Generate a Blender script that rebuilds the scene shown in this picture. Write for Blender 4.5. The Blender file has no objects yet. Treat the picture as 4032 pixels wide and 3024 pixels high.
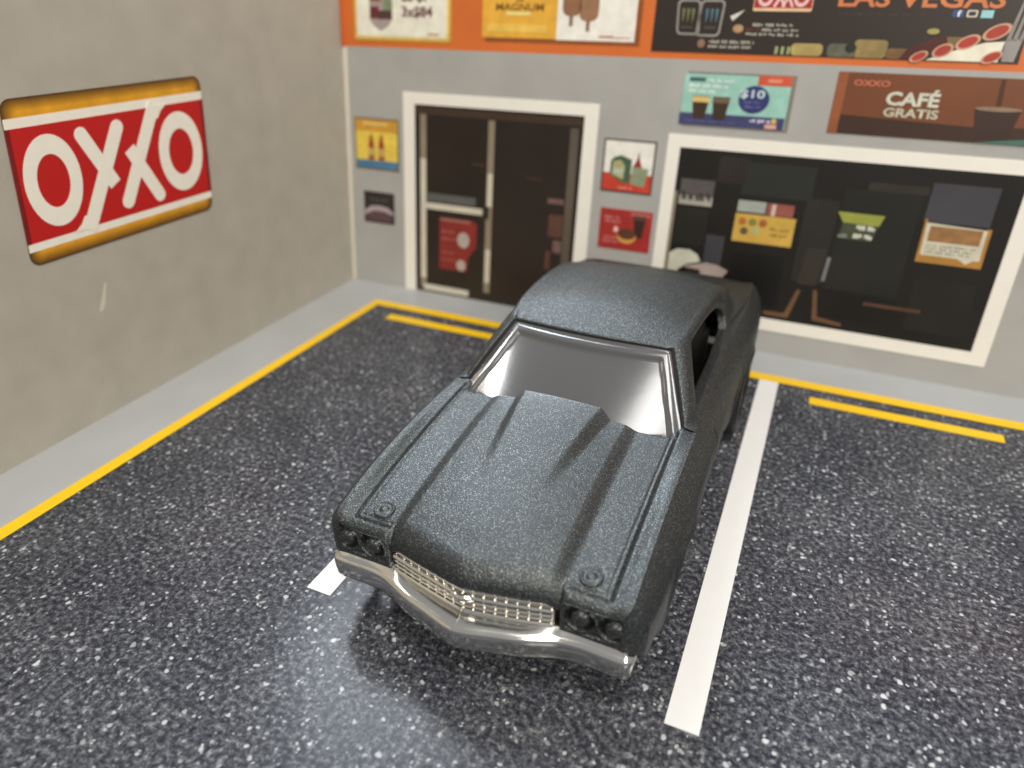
import bpy, bmesh, math, random
import numpy as np
from mathutils import Vector, Matrix
random.seed(7); np.random.seed(7)
sc = bpy.context.scene
U = 0.01                                   # script works in millimetres of the miniature; 1 Blender unit = 100 mm
# ------------------------------------------------------------------ camera
cam = bpy.data.cameras.new('camera'); camo = bpy.data.objects.new('camera', cam); sc.collection.objects.link(camo)
YAW, PIT, ROL = math.radians(23.90), math.radians(-29.55), math.radians(0.29)
CP = Vector((87.32, -113.74, 53.38))
fw = Vector((-math.sin(YAW)*math.cos(PIT), math.cos(YAW)*math.cos(PIT), math.sin(PIT)))
rt = Vector((math.cos(YAW), math.sin(YAW), 0)); up = rt.cross(fw)
r2 = rt*math.cos(ROL)+up*math.sin(ROL); u2 = -rt*math.sin(ROL)+up*math.cos(ROL)
M = Matrix((r2, u2, -fw)).transposed().to_4x4(); M.translation = CP*U
camo.matrix_world = M
cam.sensor_fit = 'HORIZONTAL'; cam.sensor_width = 36; cam.lens = 2726.3/4032*36
cam.clip_start = 0.005; cam.clip_end = 100
cam.dof.use_dof = True; cam.dof.focus_distance = 0.68; cam.dof.aperture_fstop = 2.4
sc.camera = camo
# ------------------------------------------------------------------ light
w = bpy.data.worlds.new('World'); sc.world = w; w.use_nodes = True
w.node_tree.nodes['Background'].inputs[0].default_value = (0.98, 0.97, 0.95, 1)
w.node_tree.nodes['Background'].inputs[1].default_value = 0.29
def area(name, loc, tgt, sx, sy, power, col):
    l = bpy.data.lights.new(name, 'AREA'); l.shape = 'RECTANGLE'; l.size = sx; l.size_y = sy; l.energy = power; l.color = col
    o = bpy.data.objects.new(name, l); sc.collection.objects.link(o); o.location = loc
    o.rotation_euler = (Vector(tgt)-Vector(loc)).to_track_quat('-Z', 'Y').to_euler(); return o
area('ceiling_lamp_back', (-0.75, 1.25, 2.75), (0.65, -0.65, 0), 1.5, 1.4, 90, (0.84, 0.92, 1.0))
area('ceiling_lamp_right', (1.45, -1.25, 3.2), (0.75, -0.5, 0), 0.9, 0.8, 56, (1.0, 0.96, 0.90))
area('ceiling_lamp_left', (-1.9, -0.9, 2.4), (0.65, -0.4, 0), 0.32, 0.7, 13, (1.0, 0.96, 0.92))
area('front_fill_light', (2.5, -3.3, 2.3), (0.5, -0.1, 0.2), 1.5, 1.2, 92, (1.0, 0.93, 0.83))  # added fill from behind the camera that brightens the walls
vs = sc.view_settings; vs.view_transform = 'Standard'; vs.look = 'None'; vs.gamma = 1; vs.exposure = 0.06; vs.use_curve_mapping = False
sc.render.engine = 'CYCLES'

# ------------------------------------------------------------------ helpers
def lin(c): return tuple(((v/255)/12.92 if v/255 <= 0.04045 else ((v/255+0.055)/1.055)**2.4) for v in c)
MATS = {}
def mat(name, col=None, rough=0.5, metal=0.0, spec=0.5, noise=0.0, nscale=40.0, bump=0.0, bscale=300.0, coat=0.0):
    if name in MATS: return MATS[name]
    m = bpy.data.materials.new(name); m.use_nodes = True; nt = m.node_tree; b = nt.nodes['Principled BSDF']
    c = (*lin(col), 1)
    b.inputs['Base Color'].default_value = c; b.inputs['Roughness'].default_value = rough
    b.inputs['Metallic'].default_value = metal; b.inputs['Specular IOR Level'].default_value = spec; b.inputs['Coat Weight'].default_value = coat
    tc = nt.nodes.new('ShaderNodeTexCoord')
    if noise:
        n = nt.nodes.new('ShaderNodeTexNoise'); n.inputs['Scale'].default_value = nscale; n.inputs['Detail'].default_value = 6
        nt.links.new(tc.outputs['Object'], n.inputs['Vector'])
        mx = nt.nodes.new('ShaderNodeMix'); mx.data_type = 'RGBA'
        mx.inputs[6].default_value = tuple(max(0, v*(1-noise)) for v in c[:3])+(1,); mx.inputs[7].default_value = tuple(min(1, v*(1+noise)) for v in c[:3])+(1,)
        nt.links.new(n.outputs['Fac'], mx.inputs[0]); nt.links.new(mx.outputs[2], b.inputs['Base Color'])
    if bump:
        n2 = nt.nodes.new('ShaderNodeTexNoise'); n2.inputs['Scale'].default_value = bscale; n2.inputs['Detail'].default_value = 4
        nt.links.new(tc.outputs['Object'], n2.inputs['Vector'])
        bp = nt.nodes.new('ShaderNodeBump'); bp.inputs['Strength'].default_value = bump; bp.inputs['Distance'].default_value = 0.001
        nt.links.new(n2.outputs['Fac'], bp.inputs['Height']); nt.links.new(bp.outputs['Normal'], b.inputs['Normal'])
    MATS[name] = m; return m
def print_mat(col, name=None):
    key = name or 'print_%d_%d_%d' % tuple(col)
    g = 0.3*col[0]+0.59*col[1]+0.11*col[2]; col = tuple(c*0.90+g*0.10 for c in col)
    return mat(key, col, rough=0.42, spec=0.35, noise=0.28, nscale=48, bump=0.02, bscale=500)
def link(name, me, m=None, parent=None, smooth=False):
    o = bpy.data.objects.new(name, me); sc.collection.objects.link(o)
    if m is not None: me.materials.append(m)
    if parent is not None: o.parent = parent
    if smooth: me.shade_smooth()
    return o
def mesh(name, v, f, m=None, parent=None, smooth=False, scale=U):
    me = bpy.data.meshes.new(name); me.from_pydata([(a*scale, b*scale, c*scale) for a, b, c in v], [], [tuple(int(i) for i in q) for q in f]); me.update()
    return link(name, me, m, parent, smooth)
def tag(o, label, cat, group=None):
    o['label'] = label; o['category'] = cat
    if group: o['group'] = group
    return o
def empty(name, loc=(0, 0, 0), rz=0, parent=None):
    o = bpy.data.objects.new(name, None); sc.collection.objects.link(o); o.empty_display_size = 0.05
    o.location = tuple(c*U for c in loc); o.rotation_euler = (0, 0, rz)
    if parent is not None: o.parent = parent
    return o
LEAN = math.radians(6.123); SL, CL = math.sin(LEAN), math.cos(LEAN)
def BW(a, b, h): return (a, b*SL-h*CL, b*CL+h*SL)          # back wall: a along, b up the wall, h proud of it
def LW(a, b, h): return (h, a, b)                           # left wall
def FL(a, b, h): return (a, b, h)                           # floor
SH = 0.135
def SG(a, b, h): return (h, -63.4+a+SH*b, 23.4+b)           # wall sign on the left wall, in its own frame
def prism(name, F, pts, h, m, parent=None, h0=-0.15):
    n = len(pts); ar = sum(pts[i][0]*pts[(i+1) % n][1]-pts[(i+1) % n][0]*pts[i][1] for i in range(n))
    if ar < 0: pts = pts[::-1]
    v = [F(a, b, h) for a, b in pts]+[F(a, b, h0) for a, b in pts]
    f = [tuple(range(n))]+[(i, i+n, (i+1) % n+n, (i+1) % n) for i in range(n)]
    if F is BW: pass
    return mesh(name, v, f, m, parent)
def rect(name, F, a0, b0, a1, b1, h, m, parent=None): return prism(name, F, [(a0, b0), (a1, b0), (a1, b1), (a0, b1)], h, m, parent)
def rrect_pts(a0, b0, a1, b1, r, n=6):
    P = []
    for cx, cy, s in ((a1-r, b0+r, -90), (a1-r, b1-r, 0), (a0+r, b1-r, 90), (a0+r, b0+r, 180)):
        for i in range(n+1):
            t = math.radians(s+90*i/n); P.append((cx+r*math.cos(t), cy+r*math.sin(t)))
    return P
def ell_pts(cx, cy, rx, ry, n=40, tilt=0):
    c, s = math.cos(tilt), math.sin(tilt)
    return [(cx+c*rx*math.cos(t)-s*ry*math.sin(t), cy+s*rx*math.cos(t)+c*ry*math.sin(t)) for t in [2*math.pi*i/n for i in range(n)]]
def ring(name, F, outer, inner, h, m, parent=None):
    n = len(outer)
    v = [F(a, b, h) for a, b in outer]+[F(a, b, h) for a, b in inner]+[F(a, b, -0.1) for a, b in outer]+[F(a, b, -0.1) for a, b in inner]
    f = []
    for i in range(n):
        j = (i+1) % n
        f += [(i, j, j+n, i+n), (i, i+2*n, j+2*n, j), (i+n, j+n, j+3*n, i+3*n)]
    return mesh(name, v, f, m, parent)
def stroke_pts(p, q, wd, cap0=True, cap1=True):
    d = Vector((q[0]-p[0], q[1]-p[1])); L = d.length; d /= L; n = Vector((-d.y, d.x)); P = []; r = wd/2
    ang = math.atan2(d.y, d.x)
    if cap1: P += [(q[0]+r*math.cos(ang+t), q[1]+r*math.sin(ang+t)) for t in [math.radians(-90+18*i) for i in range(11)]]
    else: P += [(q[0]-n.x*r, q[1]-n.y*r), (q[0]+n.x*r, q[1]+n.y*r)]
    if cap0: P += [(p[0]+r*math.cos(ang+t), p[1]+r*math.sin(ang+t)) for t in [math.radians(90+18*i) for i in range(11)]]
    else: P += [(p[0]+n.x*r, p[1]+n.y*r), (p[0]-n.x*r, p[1]-n.y*r)]
    return P
def text(name, F, s, a0, b0, a1, b1, h, m, parent=None, shear=0.0, bold=0.0):
    cu = bpy.data.curves.new('lettering', 'FONT'); cu.body = s; cu.size = 1; cu.extrude = 0.0; cu.offset = bold; cu.shear = shear; cu.resolution_u = 3
    to = bpy.data.objects.new('lettering_tmp', cu); sc.collection.objects.link(to); bpy.context.view_layer.update()
    me = bpy.data.meshes.new_from_object(to.evaluated_get(bpy.context.evaluated_depsgraph_get()))
    bpy.data.objects.remove(to); bpy.data.curves.remove(cu)
    co = np.array([v.co[:] for v in me.vertices]); lo, hi = co.min(0), co.max(0)
    for v in me.vertices:
        a = a0+(v.co.x-lo[0])/(hi[0]-lo[0])*(a1-a0); b = b0+(v.co.y-lo[1])/(hi[1]-lo[1])*(b1-b0)
        v.co = Vector(F(a, b, h))*U
    me.update(); return link(name, me, m, parent)
def hermite(xs, ys, x):
    xs = np.asarray(xs, float); ys = np.asarray(ys, float); x = np.asarray(x, float)
    d = np.gradient(ys, xs, axis=0) if len(xs) > 2 else np.full_like(ys, (ys[1]-ys[0])/(xs[1]-xs[0]))
    if ys.ndim == 1:
        i = np.clip(np.searchsorted(xs, x)-1, 0, len(xs)-2); hh = xs[i+1]-xs[i]; t = np.clip((x-xs[i])/hh, 0, 1)
        return ys[i]*(1+2*t)*(1-t)**2+d[i]*hh*t*(1-t)**2+ys[i+1]*t*t*(3-2*t)+d[i+1]*hh*t*t*(t-1)
    return np.stack([hermite(xs, ys[:, k], x) for k in range(ys.shape[1])], -1)
def sm(t): t = np.clip(t, 0, 1); return t*t*(3-2*t)
def curve(pts, n):                                           # smooth 3D polyline through control points, n samples
    pts = np.array(pts, float); L = np.r_[0, np.cumsum(np.linalg.norm(np.diff(pts, axis=0), axis=1))]
    return hermite(L, pts, np.linspace(0, L[-1], n))
def gridfaces(nu, nv, flip=False, off=0):
    f = []
    for i in range(nu-1):
        for j in range(nv-1):
            a, b, c, d = off+i*nv+j, off+(i+1)*nv+j, off+(i+1)*nv+j+1, off+i*nv+j+1
            f.append((a, d, c, b) if flip else (a, b, c, d))
    return f

# ------------------------------------------------------------------ materials of the setting
def asphalt():
    m = bpy.data.materials.new('printed_asphalt'); m.use_nodes = True; nt = m.node_tree; b = nt.nodes['Principled BSDF']; L = nt.links.new
    tc = nt.nodes.new('ShaderNodeTexCoord')
    def noise(sc_, det, ro=0.6):
        n = nt.nodes.new('ShaderNodeTexNoise'); n.inputs['Scale'].default_value = sc_; n.inputs['Detail'].default_value = det; n.inputs['Roughness'].default_value = ro
        L(tc.outputs['Object'], n.inputs['Vector']); return n
    def ramp(src, pts):
        r = nt.nodes.new('ShaderNodeValToRGB'); L(src, r.inputs[0])
        e = r.color_ramp.elements
        e[0].position, e[0].color = pts[0][0], (*pts[0][1], 1); e[1].position, e[1].color = pts[-1][0], (*pts[-1][1], 1)
        for p, c in pts[1:-1]: x = e.new(p); x.color = (*c, 1)
        return r
    def vor(sc_):
        v = nt.nodes.new('ShaderNodeTexVoronoi'); v.inputs['Scale'].default_value = sc_; L(dad.outputs[0], v.inputs['Vector']); return v
    dn = nt.nodes.new('ShaderNodeTexNoise'); dn.inputs['Scale'].default_value = 130; dn.inputs['Detail'].default_value = 2; L(tc.outputs['Object'], dn.inputs['Vector'])
    dsub = nt.nodes.new('ShaderNodeVectorMath'); dsub.operation = 'SUBTRACT'; L(dn.outputs['Color'], dsub.inputs[0]); dsub.inputs[1].default_value = (0.5, 0.5, 0.5)
    dsc = nt.nodes.new('ShaderNodeVectorMath'); dsc.operation = 'SCALE'; L(dsub.outputs[0], dsc.inputs[0]); dsc.inputs[3].default_value = 0.007
    dad = nt.nodes.new('ShaderNodeVectorMath'); dad.operation = 'ADD'; L(tc.outputs['Object'], dad.inputs[0]); L(dsc.outputs[0], dad.inputs[1])
    n1 = noise(175, 4, 0.75)
    base = ramp(n1.outputs['Fac'], [(0.30, (0.012, 0.013, 0.018)), (0.46, (0.040, 0.042, 0.052)), (0.57, (0.11, 0.115, 0.125)), (0.72, (0.32, 0.325, 0.335))])
    big = noise(9, 3); bigr = ramp(big.outputs['Fac'], [(0.3, (0.72, 0.73, 0.78)), (0.7, (1.2, 1.2, 1.2))])
    mul = nt.nodes.new('ShaderNodeMix'); mul.data_type = 'RGBA'; mul.blend_type = 'MULTIPLY'; mul.inputs[0].default_value = 1
    L(base.outputs[0], mul.inputs[6]); L(bigr.outputs[0], mul.inputs[7]); out = mul.outputs[2]
    for scl, thr, amt, keep in ((190, 0.36, 0.75, 0.68), (130, 0.34, 0.85, 0.78), (78, 0.24, 0.95, 0.82)):
        v = vor(scl); fac = ramp(v.outputs['Distance'], [(thr*0.6, (1, 1, 1)), (thr, (0, 0, 0))])
        sep = nt.nodes.new('ShaderNodeSeparateColor'); L(v.outputs['Color'], sep.inputs[0])
        g = nt.nodes.new('ShaderNodeMapRange'); g.inputs[1].default_value = keep; g.inputs[2].default_value = 1.0; g.inputs[4].default_value = amt; L(sep.outputs[0], g.inputs[0])
        f = nt.nodes.new('ShaderNodeMath'); f.operation = 'MULTIPLY'; L(fac.outputs[0], f.inputs[0]); L(g.outputs[0], f.inputs[1])
        mx = nt.nodes.new('ShaderNodeMix'); mx.data_type = 'RGBA'; L(f.outputs[0], mx.inputs[0]); L(out, mx.inputs[6]); mx.inputs[7].default_value = (0.62, 0.64, 0.65, 1); out = mx.outputs[2]
    L(out, b.inputs['Base Color']); b.inputs['Roughness'].default_value = 0.20; b.inputs['Specular IOR Level'].default_value = 0.17
    bp = nt.nodes.new('ShaderNodeBump'); bp.inputs['Strength'].default_value = 0.05; bp.inputs['Distance'].default_value = 0.002
    n3 = noise(14, 3); L(n3.outputs['Fac'], bp.inputs['Height']); L(bp.outputs['Normal'], b.inputs['Normal'])
    return m
M_ASPH = asphalt()
M_LEFT = mat('left_wall_paper', (176, 171, 159), 0.55, spec=0.3, noise=0.15, nscale=22, bump=0.15, bscale=220)
M_BACK = mat('back_wall_paper', (168, 167, 163), 0.5, spec=0.3, noise=0.13, nscale=14, bump=0.06, bscale=120)
M_WALK = mat('printed_sidewalk', (176, 179, 180), 0.4, spec=0.4, noise=0.10, nscale=12, bump=0.05, bscale=90)
M_YEL = mat('yellow_print', (255, 205, 20), 0.4, noise=0.05, nscale=60)
M_WHITE = mat('white_print', (238, 239, 238), 0.45, noise=0.03, nscale=60, bump=0.03, bscale=400)
M_ORANGE = mat('orange_print', (208, 108, 46), 0.45, noise=0.22, nscale=6)
M_FRAME = mat('white_frame_print', (236, 232, 222), 0.45, noise=0.04, nscale=40)
M_EDGE = mat('fold_edge_highlight', (222, 214, 198), 0.6, noise=0.08, nscale=60)

# ------------------------------------------------------------------ ground
lot = prism('parking_lot', FL, [(-4, 3), (-4, -170), (190, -170), (190, 3)], 0.0, M_ASPH, h0=-2.0); lot['kind'] = 'structure'
walk = mesh('sidewalk', *(lambda P: ([(a, b, 0.06) for a, b in P], [(0, 1, 2, 3, 4, 5)]))([(-0.6, -170), (10.2, -170), (11.15, -7.9), (190, -7.9), (190, 0.6), (-0.6, 0.6)]), M_WALK); walk['kind'] = 'structure'
mesh('kerb_line', [(8.75, -170, .12), (11.05, -170, .12), (12.6, -10.0, .12), (190, -10.3, .12), (190, -8.05, .12), (10.9, -7.8, .12)], [(0, 1, 2, 5), (5, 2, 3, 4)], M_YEL, walk)
for x0, x1 in ((47.3, 50.15), (84.3, 87.2), (121.3, 124.2)):
    rect('parking_line', FL, x0, -75.1, x1, -10.0, 0.10, M_WHITE, lot)
for x0 in (17.4, 54.6, 91.95):
    rect('stop_line', FL, x0, -14.75, x0+25.2, -12.75, 0.10, M_YEL, lot)

# ------------------------------------------------------------------ walls
T = 72.0
lw = prism('left_wall', LW, [(3.0, -1.5), (-175, -1.5), (-175, T), (T*SL+3.0, T)], 0.0, M_LEFT, h0=-1.6)
tag(lw, 'plain warm grey paper wall that carries the big red and yellow shop sign', 'wall')
prism('scuff', LW, [(-54.5, 18.4), (-54.8, 18.3), (-56.7, 14.9), (-56.1, 14.8), (-55.4, 15.9)], 0.02, mat('scuff_paper', (206, 199, 182), 0.6), lw)
bw = empty('back_wall', (0, 0, 0)); tag(bw, 'grey printed shop front wall with orange band, door and wide window', 'wall')
rect('wall_panel', BW, -1.2, -0.5, 190, 44.65, 0.0, M_BACK, bw)
rect('orange_band', BW, -1.2, 44.65, 190, T, 0.0, M_ORANGE, bw)
prism('corner_fold', BW, [(-0.2, 0.1), (0.55, 0.1), (0.75, 44.5), (-0.1, 44.5)], 0.18, M_EDGE, bw)  # pale strip paints in the highlight along the folded paper edge
mesh('orange_flap', [LW(-1.0+46*0.107, 44.4, 0.25), LW(3.0+44.4*SL, 44.4, 0.25), LW(3.0+T*SL, T, 0.25), LW(-1.0+T*0.107, T, 0.25)], [(0, 1, 2, 3)], M_ORANGE, bw)
# door
M_DARK = mat('dark_interior_print', (38, 30, 24), 0.32, noise=0.7, nscale=5)
M_ALU = mat('door_metal_print', (140, 128, 108), 0.4, noise=0.25, nscale=18)
M_ALUL = mat('door_metal_light_print', (206, 200, 182), 0.4, noise=0.2, nscale=18)
M_BROWN = mat('brown_header_print', (62, 46, 34), 0.4, noise=0.2, nscale=20)
door = rect('door', BW, 15.35, 0.2, 48.4, 35.45, 0.06, M_DARK, bw); door['label'] = 'dark glazed shop door in a white printed frame'
rect('frame', BW, 12.87, 0.0, 15.35, 37.47, 0.12, M_FRAME, door); rect('frame', BW, 48.4, 0.0, 50.83, 37.47, 0.12, M_FRAME, door); rect('frame', BW, 15.35, 35.45, 48.4, 37.47, 0.12, M_FRAME, door)
rect('lintel', BW, 15.5, 33.8, 48.2, 35.0, 0.10, M_BROWN, door)
rect('stile', BW, 16.5, 1.0, 17.8, 33.8, 0.11, M_ALU, door); rect('stile', BW, 30.6, 2.0, 31.85, 33.6, 0.11, M_ALU, door)
rect('stile', BW, 46.1, 3.0, 47.6, 33.4, 0.10, mat('door_metal_dim_print', (92, 82, 70), 0.4, noise=0.3, nscale=14), door)
rect('stile', BW, 16.55, 3.0, 17.75, 26.0, 0.13, M_ALUL, door); rect('stile', BW, 30.75, 18.5, 31.75, 24.5, 0.13, M_ALUL, door); rect('stile', BW, 30.75, 4.0, 31.75, 10.5, 0.13, M_ALUL, door)
rect('rail', BW, 17.8, 16.8, 29.9, 17.95, 0.12, M_ALUL, door); rect('rail', BW, 17.2, 0.55, 27.3, 1.75, 0.12, M_ALUL, door)
rect('push_plate', BW, 18.0, 18.3, 28.4, 19.8, 0.11, mat('push_plate_print', (92, 94, 92), 0.4, noise=0.3, nscale=30), door)
rect('handle', BW, 29.9, 16.3, 31.2, 18.6, 0.16, mat('handle_print', (40, 34, 30), 0.4, noise=0.2), door)
M_RED = print_mat((150, 34, 30)); M_PALE = print_mat((205, 190, 180)); M_SHEL = print_mat((96, 62, 52)); M_SHEL2 = print_mat((120, 88, 84))
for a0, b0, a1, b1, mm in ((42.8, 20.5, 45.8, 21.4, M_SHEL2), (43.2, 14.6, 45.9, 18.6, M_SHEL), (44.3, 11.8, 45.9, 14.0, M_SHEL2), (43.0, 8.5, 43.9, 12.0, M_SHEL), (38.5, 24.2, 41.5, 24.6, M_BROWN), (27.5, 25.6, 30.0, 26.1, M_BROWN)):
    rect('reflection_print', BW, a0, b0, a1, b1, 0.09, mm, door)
# window
win = rect('window', BW, 64.95, 6.05, 112.9, 31.85, 0.06, mat('dark_window_print', (30, 27, 23), 0.3, noise=0.5, nscale=6), bw); win['label'] = 'wide dark shop window in a white printed frame'
rect('frame', BW, 62.83, 4.0, 64.95, 33.8, 0.12, M_FRAME, win); rect('frame', BW, 112.95, 4.0, 115.2, 33.8, 0.12, M_FRAME, win)
rect('frame', BW, 64.95, 31.85, 112.95, 33.8, 0.12, M_FRAME, win); rect('frame', BW, 64.95, 4.0, 112.95, 6.05, 0.12, M_FRAME, win)
for k, (a0, b0, a1, b1, c) in enumerate(((75.5, 25.5, 86.0, 30.5, (40, 42, 38)), (85.5, 13.0, 90.2, 26.0, (44, 42, 36)), (90.6, 12.5, 101.0, 28.0, (36, 35, 28)), (66.0, 16.5, 71.0, 22.5, (40, 38, 34)), (76.0, 8.0, 84.0, 16.5, (24, 22, 20)), (92.0, 8.0, 101.5, 12.0, (26, 24, 19)), (103.0, 8.0, 111.0, 16.0, (34, 31, 26)), (71.5, 27.0, 76.0, 31.0, (46, 40, 36)))):
    rect('shade', BW, a0, b0, a1, b1, 0.065+0.002*k, mat('window_depth_print_%d' % k, c, 0.3, noise=0.6, nscale=5+k), win)
rect('jamb', BW, 65.0, 6.1, 65.5, 25.0, 0.09, M_ALU, win)
M_GLZ = mat('window_shade_print', (52, 47, 40), 0.3, noise=0.4, nscale=8); M_GLZ2 = mat('window_shade_blue_print', (66, 66, 70), 0.3, noise=0.4, nscale=8)
prism('shade', BW, [(86.6, 12.6), (89.4, 12.6), (90.0, 18.5), (87.0, 18.5)], 0.085, M_GLZ, win)
rect('shade', BW, 101.8, 24.4, 110.2, 29.9, 0.08, M_GLZ2, win); rect('shade', BW, 93.5, 28.0, 101.5, 29.2, 0.08, M_GLZ, win); rect('shade', BW, 71.3, 12.0, 74.2, 18.6, 0.08, M_GLZ2, win)
prism('post', BW, [(90.0, 13.6), (90.5, 13.6), (90.7, 17.4), (90.2, 17.4)], 0.09, print_mat((120, 122, 120)), win)
M_WOODP = print_mat((112, 78, 52))
prism('chair_leg', BW, [(82.4, 6.7), (86.3, 6.7), (87.4, 11.6), (86.8, 11.6), (85.6, 7.4), (82.4, 7.3)], 0.09, M_WOODP, win)
prism('chair_leg', BW, [(89.2, 11.9), (89.8, 11.9), (90.6, 7.7), (94.4, 7.2), (94.4, 6.7), (90.0, 7.0)], 0.09, M_WOODP, win)
rect('rail', BW, 96.8, 10.7, 104.8, 11.2, 0.09, print_mat((92, 60, 44)), win)
prism('chair_back', BW, [(65.6, 9.5), (66.4, 9.5), (67.4, 12.2), (68.6, 13.2), (70.9, 13.9), (70.3, 15.0), (68.9, 15.7), (66.8, 15.6), (65.6, 14.8)], 0.09, print_mat((196, 198, 176)), win)
prism('bowl', BW, [(68.4, 12.9), (69.2, 11.4), (72.0, 10.9), (74.8, 11.7), (75.6, 13.0), (73.8, 13.7), (72.0, 13.9), (70.2, 13.4)], 0.10, print_mat((168, 150, 142)), win)
prism('bowl_shade', BW, [(68.5, 12.7), (69.2, 11.3), (71.5, 10.9), (71.0, 12.6)], 0.11, print_mat((52, 40, 36)), win)

# ------------------------------------------------------------------ posters
def poster(name, label, cat='poster', at=(0, 0)):
    p = empty(name, BW(at[0], at[1], 0)); tag(p, label, cat); p['_at'] = 0; del p['_at']
    x, y, z = BW(at[0], at[1], 0)
    def F(a, b, h):
        q = BW(a, b, h); return (q[0]-x, q[1]-y, q[2]-z)
    return p, F
def lines(F, par, rows, h, m, seed=0):                       # rows of too-small-to-read print, as short word bars
    rnd = random.Random(seed)
    for a0, a1, b0, b1 in rows:
        a = a0
        while a < a1-0.15:
            wd = min(rnd.uniform(0.8, 1.7), a1-a); n = max(2, int(wd/0.34))
            pts = []
            for k in range(n):
                x0 = a+wd*k/n; x1 = x0+wd/n*0.80; lo = b0+(b1-b0)*rnd.choice((0, 0, 0.25)); hi = b1-(b1-b0)*rnd.choice((0, 0, 0.3)); pts.append([(x0, lo), (x1, lo), (x1, hi), (x0, hi)])
            mesh('small_print', [F(x, y, h) for q in pts for x, y in q], [(4*i, 4*i+1, 4*i+2, 4*i+3) for i in range(n)], m, par); a += wd+0.28
W_ = print_mat((240, 236, 222))
p, F = poster('price_poster', 'white price poster with glowing yellow border and a fruit filled glass', at=(12.8, 46))
for k, (d_, c) in enumerate(((0.0, (205, 140, 44)), (0.3, (224, 176, 76)), (0.62, (238, 214, 140)), (0.95, (241, 234, 212)))):
    prism('panel', F, rrect_pts(2.6+d_, 45.6+d_, 22.9-d_, 67-d_, 0.5), 0.10+0.05*k, print_mat(c), p)
prism('glass_picture', F, [(6.2, 53.8), (6.25, 49.2), (7.0, 48.2), (8.6, 47.3), (10.2, 48.2), (11.0, 49.2), (11.05, 53.8)], 0.30, print_mat((168, 150, 146)), p)
for a0, b0, a1, b1, c in ((6.35, 49.3, 8.2, 51.2, (112, 46, 52)), (8.2, 49.2, 10.9, 50.6, (84, 58, 50)), (9.2, 50.6, 10.9, 52.2, (124, 142, 108)), (6.4, 52.0, 8.6, 53.6, (140, 92, 58)), (9.0, 52.4, 10.9, 53.7, (120, 60, 48))):
    rect('fruit', F, a0, b0, a1, b1, 0.33, print_mat(c), p)
text('lettering', F, '28 $7', 13.0, 51.8, 18.6, 53.9, 0.30, print_mat((112, 66, 66)), p, bold=0.03)
text('lettering', F, '3x$84', 13.0, 49.4, 19.2, 51.3, 0.30, print_mat((112, 66, 66)), p, bold=0.03)
rect('small_print', F, 18.2, 46.8, 20.4, 47.2, 0.30, print_mat((190, 160, 132)), p)

p, F = poster('ice_cream_poster', 'yellow and white poster with two chocolate ice cream bars on sticks', at=(42, 46.8))
rect('shadow_print', F, 29.4, 46.2, 56.3, 66, 0.06, print_mat((150, 78, 36)), p)
rect('panel', F, 28.8, 46.85, 42.3, 66, 0.12, print_mat((231, 170, 52)), p); rect('panel', F, 42.3, 46.75, 55.45, 66, 0.12, print_mat((243, 236, 220)), p)
rect('stripe', F, 29.8, 47.7, 40.6, 48.9, 0.16, print_mat((240, 190, 76)), p); rect('stripe', F, 33.2, 50.2, 37.6, 50.75, 0.16, print_mat((245, 220, 130)), p)
text('lettering', F, 'MAGNUM', 31.3, 50.9, 39.9, 52.0, 0.16, print_mat((128, 86, 28)), p, bold=0.02)
rect('small_print', F, 34.9, 52.25, 36.3, 52.6, 0.16, print_mat((160, 112, 40)), p)
lines(F, p, [(32.3, 38.3, 53.3, 54.6)], 0.16, print_mat((248, 228, 160)), 3)
for x, y, c in ((44.5, 50.3, (142, 100, 72)), (47.4, 49.6, (150, 112, 80))):
    ic = prism('ice_cream', F, rrect_pts(x-1.35, y, x+1.85, y+4.0, 1.1), 0.18, mat('choc_%d' % int(x), c, 0.5, noise=0.35, nscale=90), p)
    rect('stick', F, x-0.1, y-1.5, x+0.5, y+0.15, 0.16, print_mat((140, 104, 80)), ic)
rect('small_print', F, 49.6, 47.25, 52.0, 47.55, 0.16, print_mat((196, 130, 110)), p); rect('small_print', F, 52.0, 47.2, 54.7, 47.42, 0.16, print_mat((214, 170, 160)), p)

p, F = poster('food_poster', 'long black poster with two drink emblems, orange lettering and pizza slices', at=(83, 45.6))
rect('panel', F, 58.3, 45.62, 107.4, 66, 0.12, mat('black_poster_print', (46, 37, 31), 0.4, noise=0.25, nscale=8), p)
WL = print_mat((150, 146, 138))
for q0, q1, c in (((61.6, 48.0), (65.1, 52.75), (120, 128, 84)), ((65.1, 47.85), (68.7, 52.75), (84, 124, 140))):
    a0, b0 = q0; a1, b1 = q1; sh = 0.3 if a0 < 63 else -0.3
    O = [(a+(sh*(1-(b-b0)/(b1-b0)) if True else 0), b) for a, b in rrect_pts(a0, b0, a1, b1, 0.7)]
    I = [(a+(sh*(1-(b-b0)/(b1-b0))), b) for a, b in rrect_pts(a0+0.28, b0+0.28, a1-0.28, b1-0.28, 0.5)]
    e = ring('emblem', F, O, I, 0.18, WL, p)
    for k in range(3):
        x = a0+0.85+k*0.72; prism('claw_mark', F, [(x, 51.6), (x+0.42, 51.5), (x+0.30, 50.2), (x+0.16, 49.6), (x+0.1, 50.6)], 0.17, print_mat(c), e)
    rect('small_print', F, a0+0.9, 48.9, a0+2.6, 49.2, 0.16, print_mat((84, 78, 72)), e)
lg = prism('shop_logo', F, rrect_pts(72.65, 51.35, 80.7, 56.2, 0.25), 0.16, print_mat((232, 196, 150)), p)
rect('logo_field', F, 72.75, 51.75, 80.6, 55.8, 0.19, print_mat((178, 44, 48)), lg)
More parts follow.
